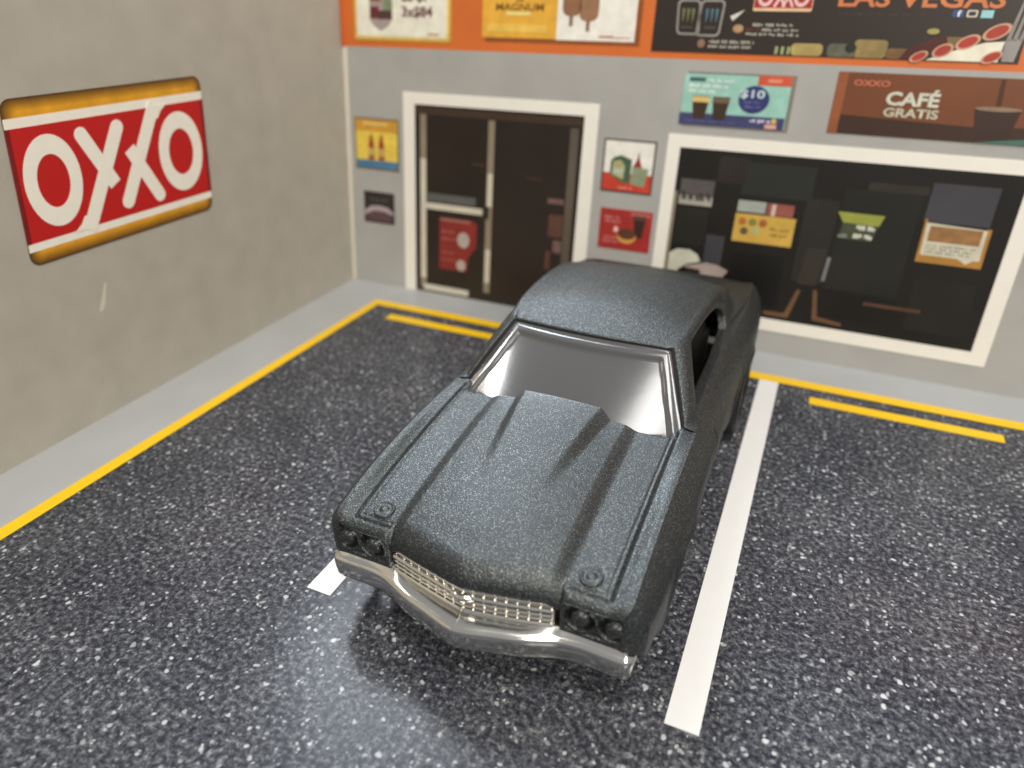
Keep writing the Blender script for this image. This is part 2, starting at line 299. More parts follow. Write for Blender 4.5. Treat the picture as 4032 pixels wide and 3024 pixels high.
for cx in (74.2, 79.1): ring('letter_o', F, ell_pts(cx, 53.1, 1.05, 1.2, 28), ell_pts(cx, 53.1, 0.62, 0.72, 28), 0.23, print_mat((236, 196, 190)), lg)
for x in (75.6, 76.7):
    prism('letter_x', F, stroke_pts((x, 54.3), (x+1.3, 52.0), 0.34), 0.23, print_mat((236, 196, 190)), lg); prism('letter_x', F, stroke_pts((x+1.2, 54.3), (x, 52.0), 0.34), 0.24, print_mat((236, 196, 190)), lg)
text('lettering', F, 'LAS VEGAS', 84.0, 52.0, 104.0, 54.4, 0.17, print_mat((214, 122, 70)), p, bold=0.02)
lines(F, p, [(84.3, 95.2, 51.0, 51.25)], 0.15, print_mat((70, 60, 50)), 5)
ic = rect('social_icon', F, 98.3, 50.95, 99.6, 51.8, 0.17, print_mat((60, 84, 140)), p); text('letter', F, 'f', 98.85, 51.0, 99.3, 51.75, 0.20, W_, ic, bold=0.03)
ring('social_icon', F, rrect_pts(99.95, 50.95, 101.2, 51.8, 0.2), rrect_pts(100.15, 51.12, 101.0, 51.63, 0.15), 0.17, print_mat((210, 202, 184)), p)
rect('social_icon', F, 101.6, 50.9, 103.0, 51.8, 0.17, print_mat((150, 206, 214)), p)
prism('comet', F, [(69.6, 50.6), (70.0, 50.0), (70.5, 50.4), (71.6, 51.5), (70.5, 51.0)], 0.16, print_mat((214, 210, 200)), p)
prism('badge', F, ell_pts(71.0, 49.0, 0.75, 0.55, 16), 0.16, print_mat((176, 140, 100)), p); prism('badge', F, ell_pts(65.9, 46.9, 0.55, 0.6, 16), 0.16, print_mat((150, 110, 90)), p)
lines(F, p, [(73.0, 78.6, 49.35, 49.75), (74.4, 79.5, 48.75, 49.1), (72.2, 79.6, 48.15, 48.5), (67.0, 73.6, 47.0, 47.4), (67.0, 73.6, 46.35, 46.7)], 0.16, print_mat((176, 170, 156)), 6)
lines(F, p, [(72.2, 74.2, 48.75, 49.1)], 0.16, print_mat((110, 60, 40)), 7)
for k in range(3): rect('can_mark', F, 76.7+k*0.85, 45.8, 77.1+k*0.85, 46.8, 0.17, print_mat((150, 168, 112)), p)
for a0, b0, a1, b1, c in ((78.9, 45.7, 83.2, 47.3, (168, 148, 88)), (83.8, 45.7, 87.6, 47.4, (90, 92, 74)), (87.2, 45.7, 91.5, 48.0, (142, 122, 72)), (91.4, 45.7, 95.5, 47.0, (120, 86, 48)), (97.6, 47.2, 100.8, 48.6, (118, 96, 60))):
    prism('snack', F, rrect_pts(a0, b0, a1, b1, 0.6), 0.16, mat('snack_%d' % int(a0), c, 0.5, noise=0.6, nscale=70), p)
prism('tyre_print', F, ell_pts(86.8, 46.9, 0.7, 0.65, 20), 0.18, print_mat((40, 44, 40)), p)
prism('sauce', F, [(93.2, 45.7), (95.0, 45.7), (98.6, 47.9), (98.4, 48.7), (97.0, 48.4), (94.0, 47.0)], 0.18, print_mat((84, 38, 34)), p)
prism('lime', F, ell_pts(96.6, 49.2, 0.75, 0.35, 20), 0.18, print_mat((170, 160, 84)), p)
prism('pizza_slice', F, [(96.5, 45.7), (105.0, 45.7), (105.2, 48.2), (103.0, 48.0), (99.5, 46.9)], 0.18, print_mat((236, 226, 202)), p)
for x, y, rx, ry in ((95.6, 46.1, 0.9, 0.45), (98.3, 46.9, 1.0, 0.6), (101.0, 48.0, 1.15, 0.6), (104.0, 49.3, 1.3, 0.65), (104.2, 46.3, 1.0, 0.5)):
    t = ring('tomato', F, ell_pts(x, y, rx*1.28, ry*1.3, 24, 0.45), ell_pts(x, y, rx, ry, 24, 0.45), 0.21, print_mat((206, 160, 130)), p); prism('flesh', F, ell_pts(x, y, rx, ry, 24, 0.45), 0.20, print_mat((180, 60, 46)), t)
fk = prism('fork', F, [(105.4, 45.8), (106.8, 45.8), (107.1, 48.6), (105.2, 48.4)], 0.22, print_mat((150, 146, 142)), p)
for k in range(3): prism('tine', F, [(105.25+k*0.7, 48.3), (105.75+k*0.7, 48.3), (106.3+k*0.7, 53.5), (106.0+k*0.7, 53.5)], 0.22, print_mat((142, 136, 130)), fk)

p, F = poster('coffee_offer_poster', 'teal poster with two dark coffee cups and a round blue price badge', at=(72, 35.5))
rect('shadow_print', F, 64.6, 35.1, 80.6, 43.0, 0.06, print_mat((128, 124, 114)), p)
rect('panel', F, 64.2, 35.4, 80.0, 42.7, 0.12, print_mat((148, 200, 184)), p); rect('blue_strip', F, 64.1, 35.4, 79.9, 37.1, 0.15, print_mat((64, 68, 112)), p)
rect('red_tab', F, 75.2, 41.5, 80.0, 42.85, 0.17, print_mat((214, 84, 56)), p); rect('small_print', F, 76.6, 41.9, 78.6, 42.4, 0.20, print_mat((232, 140, 110)), p)
bd = prism('price_badge', F, ell_pts(75.0, 39.45, 2.25, 1.95, 40), 0.17, print_mat((52, 58, 116)), p); text('lettering', F, '$10', 72.9, 39.5, 76.5, 40.8, 0.21, print_mat((196, 214, 218)), bd, bold=0.02)
lines(F, bd, [(73.6, 76.4, 38.9, 39.2), (73.8, 76.2, 38.3, 38.6)], 0.20, print_mat((110, 112, 160)), 11)
rect('small_print', F, 65.0, 41.65, 67.4, 42.2, 0.16, print_mat((60, 100, 110)), p)
lines(F, p, [(67.6, 72.0, 41.6, 42.1), (65.0, 71.0, 40.8, 41.3), (65.0, 69.2, 40.0, 40.5)], 0.16, print_mat((214, 232, 220)), 12)
for x, c in ((67.2, (224, 190, 110)), (70.3, (112, 92, 70))):
    cu = prism('cup', F, [(x-1.0, 36.3), (x+0.8, 36.3), (x+1.25, 39.6), (x-1.4, 39.6)], 0.18, print_mat((66, 48, 36)), p); rect('foam', F, x-1.35, 38.7, x+1.2, 39.5, 0.21, print_mat(c), cu)
lines(F, p, [(74.9, 77.9, 36.2, 36.7)], 0.18, print_mat((206, 204, 220)), 14); prism('mark', F, ell_pts(78.4, 36.6, 0.4, 0.4, 14), 0.18, print_mat((206, 170, 80)), p); rect('mark', F, 77.2, 35.5, 78.9, 36.1, 0.18, print_mat((222, 160, 140)), p)
lines(F, p, [(64.8, 73.0, 35.8, 36.1)], 0.17, print_mat((90, 92, 134)), 15)

p, F = poster('free_coffee_banner', 'brown banner reading cafe gratis with a coffee cup beside the letters', 'banner', at=(98, 35.6))
rect('panel', F, 86.1, 35.6, 114, 43.85, 0.12, mat('brown_banner_print', (118, 66, 34), 0.4, noise=0.5, nscale=5), p)
rect('panel', F, 86.1, 35.62, 87.4, 43.83, 0.15, print_mat((150, 82, 46)), p)
prism('table_print', F, [(87.4, 35.62), (114, 35.62), (114, 38.0), (104, 37.6), (87.4, 38.2)], 0.15, mat('banner_dark_print', (58, 36, 22), 0.4, noise=0.2, nscale=6), p)
text('lettering', F, 'CAFÉ', 92.9, 39.75, 99.6, 42.0, 0.18, print_mat((206, 208, 190)), p, bold=0.035); text('lettering', F, 'GRATIS', 92.95, 38.25, 99.9, 39.45, 0.18, print_mat((190, 190, 166)), p, bold=0.03)
text('lettering', F, 'OXXO', 88.3, 42.1, 93.0, 42.9, 0.18, print_mat((206, 110, 84)), p, bold=0.03)
cu = prism('cup', F, [(104.9, 36.2), (108.9, 36.2), (109.5, 40.0), (104.1, 39.9)], 0.18, print_mat((62, 44, 36)), p); prism('cup_rim', F, ell_pts(106.8, 40.0, 2.8, 0.3, 24), 0.21, print_mat((142, 118, 96)), cu)
prism('pour', F, [(106.4, 40.2), (107.0, 40.2), (106.7, 43.7), (106.2, 43.7)], 0.17, print_mat((84, 46, 26)), p)
prism('teal_corner', F, [(105, 35.63), (114, 35.63), (114, 36.7), (109, 36.2)], 0.19, print_mat((70, 112, 100)), p)

def framed(name, label, a0, b0, a1, b1, fr, bg, t=0.3):
    p, F = poster(name, label, at=((a0+a1)/2, b0)); rect('frame', F, a0, b0, a1, b1, 0.10, print_mat(fr), p); rect('panel', F, a0+t, b0+t, a1-t, b1-t, 0.15, print_mat(bg), p); return p, F
p, F = framed('bottle_poster', 'small yellow poster with two red capped bottles above a blue base', 1.8, 22.95, 11.75, 32.4, (120, 96, 40), (232, 200, 70))
rect('top_glow', F, 2.1, 30.0, 11.4, 32.1, 0.18, print_mat((208, 152, 50)), p); rect('blue_base', F, 2.1, 23.25, 11.45, 24.7, 0.18, print_mat((72, 122, 160)), p); rect('highlight', F, 4.0, 31.2, 9.2, 31.6, 0.21, print_mat((236, 206, 120)), p)
for x in (5.6, 7.9):
    bo = prism('bottle', F, [(x-0.75, 24.8), (x+0.75, 24.8), (x+0.7, 27.0), (x+0.3, 28.2), (x-0.3, 28.2), (x-0.7, 27.0)], 0.19, print_mat((196, 160, 90)), p)
    prism('cap', F, [(x-0.7, 27.0), (x+0.7, 27.0), (x+0.15, 29.5), (x-0.15, 29.5)], 0.22, print_mat((160, 52, 38)), bo); rect('base_band', F, x-0.7, 24.8, x+0.7, 25.5, 0.22, print_mat((160, 70, 40)), bo)
p, F = framed('car_poster', 'small black poster with a pale pink glow across its middle', 3.4, 12.6, 10.45, 18.7, (44, 38, 36), (52, 44, 42), 0.15)
prism('glow', F, [(3.6, 14.9), (5.2, 15.9), (7.0, 16.1), (9.0, 15.8), (10.2, 15.0), (10.2, 14.3), (8.2, 15.0), (5.6, 15.0), (3.6, 14.0)], 0.18, print_mat((176, 156, 164)), p)
prism('dark_car', F, [(4.2, 13.0), (9.8, 13.0), (9.9, 14.0), (8.2, 14.8), (5.8, 14.9), (4.1, 14.1)], 0.18, print_mat((96, 70, 72)), p); lines(F, p, [(5.0, 9.2, 17.0, 17.4)], 0.17, print_mat((90, 98, 80)), 21)
p, F = framed('beer_can_poster', 'black framed white and red poster with a green drinks pack', 52.25, 23.75, 61.15, 32.3, (72, 64, 58), (238, 232, 220))
rect('red_base', F, 52.55, 24.05, 60.85, 26.9, 0.17, print_mat((204, 62, 42)), p)
pk = prism('drinks_pack', F, [(53.7, 26.6), (55.6, 25.5), (57.2, 25.3), (57.3, 29.2), (55.4, 29.8), (54.2, 29.4), (53.7, 28.8)], 0.20, print_mat((70, 98, 74)), p)
prism('can_label', F, [(54.1, 26.6), (56.1, 25.9), (56.2, 28.2), (55.4, 29.0), (54.2, 28.8)], 0.23, mat('can_label_print', (178, 172, 120), 0.5, noise=0.5, nscale=60), pk); rect('pale_patch', F, 54.2, 26.8, 56.1, 27.6, 0.25, print_mat((176, 190, 178)), pk)
bx = prism('box', F, [(57.4, 25.3), (59.8, 24.9), (60.3, 27.9), (57.5, 28.2)], 0.20, mat('box_print', (138, 148, 118), 0.5, noise=0.3, nscale=60), p)
prism('red_tip', F, [(57.6, 28.1), (59.1, 28.0), (58.6, 29.4), (58.4, 30.6), (58.2, 29.4)], 0.22, print_mat((150, 50, 42)), bx); lines(F, p, [(55.4, 57.8, 24.4, 24.7)], 0.20, print_mat((230, 150, 130)), 22)
p, F = framed('doughnut_poster', 'plain red poster with a doughnut and a dark coffee cup', 52.75, 14.05, 61.95, 20.95, (176, 52, 46), (170, 44, 38), 0.1)
lines(F, p, [(53.6, 56.2, 19.3, 19.7), (53.8, 56.4, 18.6, 19.0), (53.8, 56.3, 15.9, 16.3), (53.6, 56.6, 15.2, 15.6)], 0.18, print_mat((206, 130, 124)), 23); prism('star', F, ell_pts(55.8, 17.5, 0.4, 0.5, 14), 0.18, print_mat((236, 190, 180)), p)
cu = prism('cup', F, [(59.2, 16.4), (60.4, 16.4), (60.9, 19.6), (58.7, 19.7)], 0.18, print_mat((58, 40, 32)), p); rect('cup_lid', F, 58.6, 19.5, 61.0, 20.2, 0.21, print_mat((92, 62, 52)), cu); rect('pale_tab', F, 58.2, 20.0, 61.6, 20.6, 0.17, print_mat((196, 100, 92)), p)
dn = prism('doughnut', F, ell_pts(57.8, 16.5, 1.7, 1.25, 30), 0.20, print_mat((214, 152, 70)), p); prism('icing', F, ell_pts(57.8, 16.9, 1.6, 0.95, 30), 0.23, print_mat((98, 56, 36)), dn)
p, F = poster('door_notice', 'torn red notice with two white patches on the lower door glass', 'sign', at=(24.5, 5.3))
prism('panel', F, [(20.75, 5.4), (26.8, 5.45), (27.2, 8.6), (28.8, 10.5), (28.8, 15.0), (27.6, 15.5), (20.8, 15.5)], 0.14, mat('red_notice_print', (134, 42, 36), 0.45, noise=0.3, nscale=30), p)
rect('top_strip', F, 21.0, 14.9, 27.4, 15.35, 0.17, print_mat((160, 110, 96)), p)
prism('white_patch', F, ell_pts(26.0, 11.6, 1.3, 1.5, 18), 0.17, print_mat((176, 164, 152)), p); prism('white_patch', F, ell_pts(25.6, 6.6, 1.0, 1.1, 18), 0.17, print_mat((176, 164, 152)), p)
lines(F, p, [(21.3, 24.4, 12.6, 13.2), (21.3, 24.2, 11.2, 11.7), (21.2, 24.0, 8.6, 9.0), (21.2, 24.2, 7.2, 7.6)], 0.17, print_mat((170, 92, 84)), 41)
# posters inside the window
p, F = poster('price_card', 'small grey and white number card in the shop window above the pale chair', 'sign', at=(68.5, 23.0))
rect('panel', F, 65.9, 23.05, 71.3, 27.1, 0.12, print_mat((88, 82, 80)), p); rect('white_strip', F, 65.9, 23.05, 71.3, 24.5, 0.15, print_mat((166, 162, 150)), p); lines(F, p, [(66.3, 71.0, 23.8, 25.2)], 0.18, print_mat((52, 48, 46)), 31)
p, F = poster('food_offer_card', 'yellow food card with round dishes hanging in the dark shop window', at=(79.8, 18.1))
rect('panel', F, 75.3, 18.15, 84.5, 22.6, 0.12, print_mat((206, 164, 66)), p); rect('top_card', F, 75.4, 22.9, 79.7, 24.65, 0.12, print_mat((160, 168, 158)), p); rect('top_card', F, 79.9, 22.7, 83.9, 24.6, 0.12, print_mat((150, 82, 70)), p); rect('pale_strip', F, 80.6, 22.7, 81.2, 24.5, 0.15, print_mat((206, 180, 164)), p)
for x, y, c in ((76.5, 21.4, (176, 104, 50)), (78.1, 21.4, (120, 128, 60)), (79.7, 21.4, (172, 92, 46)), (77.0, 19.9, (96, 86, 60)), (78.8, 20.1, (170, 176, 110))): prism('dish', F, ell_pts(x, y, 0.62, 0.6, 16), 0.16, print_mat(c), p)
lines(F, p, [(80.8, 83.8, 20.4, 20.9), (81.0, 83.6, 19.5, 20.0)], 0.16, print_mat((160, 122, 50)), 33)
p, F = poster('green_offer_card', 'small lime green card with white figures hanging in the shop window', 'sign', at=(93.5, 20.5))
prism('panel', F, [(90.2, 24.5), (96.7, 24.5), (96.2, 22.9), (91.2, 23.0)], 0.12, print_mat((150, 156, 60)), p); prism('lower_panel', F, [(91.2, 22.95), (96.2, 22.95), (95.6, 20.5), (91.0, 20.6)], 0.11, print_mat((70, 78, 54)), p)
lines(F, p, [(93.2, 95.8, 22.1, 22.8), (93.0, 95.7, 20.8, 21.5)], 0.16, print_mat((214, 214, 196)), 34); lines(F, p, [(90.9, 92.4, 20.7, 21.3)], 0.16, print_mat((130, 140, 130)), 35)
p, F = poster('menu_card', 'torn edged menu card with orange rim beside the right window frame', at=(106.5, 18.4))
prism('panel', F, [(102.1, 18.5), (110.7, 18.5), (110.6, 24.2), (110.0, 24.2), (109.0, 19.6), (102.6, 19.7), (102.3, 24.8), (102.0, 24.8)], 0.12, print_mat((176, 124, 48)), p)
prism('sheet', F, [(102.5, 19.6), (107.4, 19.6), (108.6, 18.9), (109.4, 19.5), (110.2, 19.6), (110.1, 24.0), (102.3, 24.3)], 0.15, print_mat((206, 200, 176)), p)
rect('photo_strip', F, 102.9, 21.7, 109.6, 23.9, 0.18, mat('food_photo_print', (150, 108, 64), 0.5, noise=0.6, nscale=60), p); lines(F, p, [(103.0, 109.4, 21.0, 21.25), (103.0, 109.2, 20.5, 20.75), (103.0, 108.8, 20.0, 20.25)], 0.18, print_mat((136, 136, 124)), 37)

# ------------------------------------------------------------------ wall sign on the left wall
sg = empty('shop_sign', (0, -48, 23.4)); tag(sg, 'big red shop sign with four white letters between yellow bands on the left wall', 'sign')
def FS(a, b, h): q = SG(a, b, h); return (q[0], q[1]+48, q[2]-23.4)
M_SRED = mat('sign_red', (190, 28, 26), 0.45, noise=0.08, nscale=12); M_SWH = mat('sign_white', (240, 236, 222), 0.5, noise=0.05, nscale=50); M_SYEL = mat('sign_yellow', (226, 156, 28), 0.45, noise=0.08, nscale=14)
for k in range(9):
    t = k/8; c = tuple(int(a_+(b_-a_)*t**0.75) for a_, b_ in zip((88, 58, 26), (228, 158, 28)))
    prism('rim' if k < 8 else 'yellow_panel', FS, rrect_pts(0.17*k, 0.17*k, 29.7-0.17*k, 19.05-0.17*k, 1.3-0.09*k), 0.10+0.008*k, print_mat(c), sg)
rect('white_band', FS, 0.06, 1.75, 29.64, 16.95, 0.19, M_SWH, sg)
rect('red_field', FS, 0.06, 2.75, 29.64, 15.85, 0.22, M_SRED, sg)
rect('dark_edge', FS, 0.02, 2.75, 0.5, 15.85, 0.235, print_mat((132, 26, 28)), sg); rect('dark_edge', FS, 29.2, 2.75, 29.68, 15.85, 0.235, print_mat((132, 26, 28)), sg)
for cx, rx in ((4.75, 3.75), (24.75, 3.9)):
    ring('letter_o', FS, ell_pts(cx, 9.35, rx, 5.42, 64, 0.05), ell_pts(cx, 9.35, rx*0.565, 3.15, 64, 0.05), 0.26, M_SWH, sg)
x1 = empty('letter_x', parent=sg); x2 = empty('letter_x', parent=sg)
prism('stroke', FS, stroke_pts((9.3, 14.0), (13.2, 7.2), 1.8, True, False), 0.26, M_SWH, x1)
prism('stroke', FS, stroke_pts((14.6, 14.1), (8.4, 2.4), 1.9, True, False), 0.265, M_SWH, x1)
prism('stroke_foot', FS, [(6.3, 2.6), (9.3, 2.6), (9.0, 4.2), (8.0, 4.3), (7.4, 3.4)], 0.262, M_SWH, x1)
prism('stroke', FS, stroke_pts((16.1, 11.2), (20.1, 4.3), 1.8, False, True), 0.26, M_SWH, x2)
prism('stroke', FS, stroke_pts((20.9, 16.2), (14.8, 4.6), 1.9, False, True), 0.265, M_SWH, x2)
prism('stroke_head', FS, [(23.0, 16.0), (20.0, 16.0), (20.3, 14.4), (21.3, 14.3), (21.9, 15.2)], 0.262, M_SWH, x2)

# ------------------------------------------------------------------ toy car (car frame: x across, front is -y, z up)
def paint():
    m = bpy.data.materials.new('satin_metal_flake_paint'); m.use_nodes = True; nt = m.node_tree; b = nt.nodes['Principled BSDF']; L = nt.links.new
    tc = nt.nodes.new('ShaderNodeTexCoord')
    v = nt.nodes.new('ShaderNodeTexVoronoi'); v.inputs['Scale'].default_value = 2000; L(tc.outputs['Object'], v.inputs['Vector'])
    sep = nt.nodes.new('ShaderNodeSeparateColor'); L(v.outputs['Color'], sep.inputs[0])
    fl = nt.nodes.new('ShaderNodeMapRange'); fl.inputs[1].default_value = 0.88; fl.inputs[2].default_value = 1.0; L(sep.outputs[0], fl.inputs[0])
    cr = nt.nodes.new('ShaderNodeMix'); cr.data_type = 'RGBA'; L(fl.outputs[0], cr.inputs[0])
    cr.inputs[6].default_value = (0.072, 0.080, 0.082, 1); cr.inputs[7].default_value = (0.46, 0.48, 0.48, 1)
    L(cr.outputs[2], b.inputs['Base Color'])
    b.inputs['Metallic'].default_value = 0.9; b.inputs['Roughness'].default_value = 0.47; b.inputs['Specular IOR Level'].default_value = 0.45
    # flakes tilt the normal a little each their own way; a fine orange peel lies under them
    n = nt.nodes.new('ShaderNodeTexNoise'); n.inputs['Scale'].default_value = 650; n.inputs['Detail'].default_value = 3; L(tc.outputs['Object'], n.inputs['Vector'])
    bp = nt.nodes.new('ShaderNodeBump'); bp.inputs['Strength'].default_value = 0.5; bp.inputs['Distance'].default_value = 0.0012; L(n.outputs['Fac'], bp.inputs['Height'])
    g = nt.nodes.new('ShaderNodeVectorMath'); g.operation = 'SUBTRACT'; L(v.outputs['Color'], g.inputs[0]); g.inputs[1].default_value = (0.5, 0.5, 0.5)
    s = nt.nodes.new('ShaderNodeVectorMath'); s.operation = 'SCALE'; L(g.outputs[0], s.inputs[0]); s.inputs[3].default_value = 0.16
    a = nt.nodes.new('ShaderNodeVectorMath'); a.operation = 'ADD'; L(bp.outputs['Normal'], a.inputs[0]); L(s.outputs[0], a.inputs[1])
    nn = nt.nodes.new('ShaderNodeVectorMath'); nn.operation = 'NORMALIZE'; L(a.outputs[0], nn.inputs[0]); L(nn.outputs[0], b.inputs['Normal'])
    return m
M_PAINT = paint()
M_CHROME = mat('chrome_plating', (240, 238, 232), 0.15, metal=1.0, bump=0.10, bscale=90)
M_BLACK = mat('black_plastic', (22, 22, 23), 0.55, bump=0.1, bscale=200)
M_TYRE = mat('black_tyre', (18, 18, 19), 0.6, bump=0.2, bscale=150)
M_SEAT = mat('interior_grey_plastic', (44, 43, 41), 0.55, bump=0.1, bscale=160)
M_RIM = mat('rim_chrome', (150, 150, 150), 0.25, metal=1.0, bump=0.05)
def glass():
    m = bpy.data.materials.new('smoky_clear_plastic'); m.use_nodes = True; nt = m.node_tree; L = nt.links.new; nt.nodes.remove(nt.nodes['Principled BSDF'])
    out = nt.nodes['Material Output']; tr = nt.nodes.new('ShaderNodeBsdfTransparent'); tr.inputs[0].default_value = (0.20, 0.20, 0.20, 1)
    df = nt.nodes.new('ShaderNodeBsdfDiffuse'); df.inputs[0].default_value = (0.19, 0.19, 0.195, 1)
    gl = nt.nodes.new('ShaderNodeBsdfGlossy'); gl.inputs['Roughness'].default_value = 0.20; gl.inputs[0].default_value = (0.95, 0.97, 1, 1)
    m1 = nt.nodes.new('ShaderNodeMixShader'); m1.inputs[0].default_value = 0.45; L(tr.outputs[0], m1.inputs[1]); L(df.outputs[0], m1.inputs[2])
    fr = nt.nodes.new('ShaderNodeFresnel'); fr.inputs[0].default_value = 1.55
    tc = nt.nodes.new('ShaderNodeTexCoord'); n = nt.nodes.new('ShaderNodeTexNoise'); n.inputs['Scale'].default_value = 25; L(tc.outputs['Object'], n.inputs['Vector'])
    bp = nt.nodes.new('ShaderNodeBump'); bp.inputs['Strength'].default_value = 0.06; bp.inputs['Distance'].default_value = 0.004; L(n.outputs['Fac'], bp.inputs['Height']); L(bp.outputs['Normal'], gl.inputs['Normal'])
    m2 = nt.nodes.new('ShaderNodeMixShader'); L(fr.outputs[0], m2.inputs[0]); L(m1.outputs[0], m2.inputs[1]); L(gl.outputs[0], m2.inputs[2]); L(m2.outputs[0], out.inputs[0])
    return m
M_GLASS = glass()

car = empty('toy_car', (66.93, -38.96, 0.12), math.radians(-0.63))
tag(car, 'dark grey die cast muscle car with chrome grille parked between two white lines', 'toy car')

# profile curves along the length
def zs(y): return hermite([-38.6, -36, -34.3, -30, -25, -20, -15, -12], [10.75, 11.3, 11.75, 12.55, 13.25, 13.8, 14.2, 14.35], y)          # hood level beside the raised centre
def zc(y): return hermite([-37, -35.5, -33, -29, -25, -18, -12.5, -5, 0, 6, 12, 20, 28, 32, 34], [11.25, 11.8, 12.45, 13.2, 13.7, 14.1, 14.15, 14.1, 14.15, 14.5, 15.2, 15.55, 15.2, 14.5, 14.0], y)   # fender crown
def xcs(y): return hermite([-40, -34.5, -25, -13, 0, 8, 16, 24, 29.5, 40], [14.0, 14.0, 13.95, 13.85, 13.75, 13.75, 13.95, 13.8, 13.4, 13.3], y)
def flare(y): return hermite([-37, -35, -31, -25, -15, -5, 4, 11, 16, 22, 30, 34], [1.15, 1.45, 1.85, 2.05, 1.95, 1.85, 1.85, 2.0, 2.05, 1.95, 1.7, 1.4], y)
YF = -36.62
def xc(y):                                                    # crown outline with the rounded front corner
    y = np.asarray(y, float); t = np.clip((y-YF)/1.15, 0, 1); return xcs(y)-0.62*(1-np.sqrt(1-(1-t)**2))
def yfront(x):
    a = np.abs(x); v = -38.45+2.0*(np.clip(a, 0, 8.3)/8.3)**1.25; return v+(YF+0.0-v)*sm((a-8.0)/0.5)
def yrear(x):
    a = np.abs(x); return -15.15-0.25*sm((a-4.6)/1.0)+2.45*sm((a-11.2)/1.2)
def hood_z(x, y):
    a = np.abs(x); y = np.asarray(y, float)
    z = zs(y)+(zc(y)-zs(y))*sm((a-12.3)/1.35)
    hc = hermite([-40, -30, -20, -14], [0.72, 0.72, 0.6, 0.45], y); z = z+hc*sm((8.45-a)/1.55)
    z = z+hermite([-40, -28, -14], [0.62, 0.62, 0.25], y)*np.clip(1-(a/7.2)**2, 0, 1)
    hb = 1.0*sm((y+30.2)/15.0); xe = 3.35+np.clip((y+30.2)/15, 0, 1)**0.9*2.15; z = z+hb*sm((xe-a)/1.35)
    fade = sm((y+35.75)/0.2)*sm((-13.5-y)/0.3)
    z = z-0.24*np.exp(-((a-12.2)/0.13)**2)*fade-0.10*np.exp(-((a-11.75)/0.11)**2)*fade*sm((y+35.2)/0.3)           # shut lines of the hood
    fx = sm((a-8.35)/0.2)*sm((12.25-a)/0.12); z = z-0.24*np.exp(-((y+35.7)/0.14)**2)*fx-0.10*np.exp(-((y+35.25)/0.11)**2)*fx*sm((11.8-a)/0.1)
    z = z-0.28*np.exp(-((y+14.75)/0.22)**2)*sm((a-8.3)/0.3)*sm((12.2-a)/0.2)
    ry = 1.7-1.0*sm((a-8.0)/0.6); rz = 1.85-1.15*sm((a-8.0)/0.6)
    d = np.clip(1-(y-yfront(x))/ry, 0, 1); z = z-rz*(1-np.sqrt(np.clip(1-d*d, 0, 1)))
    return z
def patch_top(xs_fn, ns, nt, lip=True):
    s = np.linspace(-1, 1, ns) if xs_fn[0] == 'hood' else np.linspace(0, 1, ns)
    t = np.linspace(0, 1, nt); t = t*(0.35+0.65*t) if True else t
    V = []
    for ti in t:
        if xs_fn[0] == 'hood': x = 12.2*s
        y0 = yfront(12.2)
        if xs_fn[0] == 'fender':
            yr = YF+(-12.95-YF)*ti; x = 12.2+(xc(yr)-12.2)*s; y = yr+(yrear(12.2)+12.95)*(1-s)*ti*0 + np.where(True, (yrear(x)-(-12.95))*ti, 0)
        else: y = yfront(x)+(yrear(x)-yfront(x))*ti
        V.append(np.stack([x, y, hood_z(x, y)], -1))
    if lip:
        e = V[-1].copy(); V.append(e+np.array([0, 0.12, -0.12])); V.append(e+np.array([0, 0.10, -1.6]))
        f0 = V[0].copy()
        if xs_fn[0] == 'hood':
            k = sm((8.35-np.abs(f0[:, 0]))/0.2)[:, None]
            V = [f0+k*np.array([0, 1.3, -0.25]), f0+k*np.array([0, 0.12, -0.22])]+V
    return np.array(V)
def addgrid(VV, FF, G, flip=False):
    off = len(VV); nu, nv = G.shape[:2]; VV += [tuple(p) for p in G.reshape(-1, 3)]; FF += gridfaces(nu, nv, flip, off)
BV, BF = [], []
G = patch_top(('hood',), 261, 200)
hv, hf = [], []; addgrid(hv, hf, G, flip=True)
hood = mesh('hood', hv, hf, M_PAINT, car, True)
G = patch_top(('fender',), 26, 200); addgrid(BV, BF, G, flip=True); G2 = G*np.array([-1, 1, 1]); addgrid(BV, BF, G2)

# headlamp faces, sides and tail as one belt that follows the crown outline
yw = [-24.2, 12.6]; RW = [5.15, 5.6]; RA = [5.95, 6.4]
ytail = 33.2
uo = []
for x in np.linspace(8.28, 13.3, 84): uo.append((x, float(yfront(x)), 0.0))
for y in np.concatenate([YF+1.15*np.linspace(0, 1, 14)[1:]**1.6, np.linspace(YF+1.15, 30.2, 330)[1:]]): uo.append((float(xc(y)), y, 1.0))
for a in np.linspace(0, 90, 12)[1:]: uo.append((13.38-2.2*(1-math.cos(math.radians(a))), 30.2+2.6*math.sin(math.radians(a)), 1.0))
for x in np.linspace(11.18, 0, 24)[1:]: uo.append((x, 32.8+0.4*(1-(x/11.18)**2), 1.0))
uo = np.array(uo); nU = len(uo)
tg = np.gradient(uo[:, :2], axis=0); tg /= np.linalg.norm(tg, axis=1)[:, None]+1e-9; nrm = np.stack([tg[:, 1], -tg[:, 0]], -1)
for _ in range(3): nrm[1:-1] = (nrm[:-2]+nrm[1:-1]*2+nrm[2:])/4
nrm /= np.linalg.norm(nrm, axis=1)[:, None]; nrm[-1] = (0, 1)
nV = 56; q = np.linspace(0, 1, nV)**1.45
P = np.zeros((nU, nV, 3))
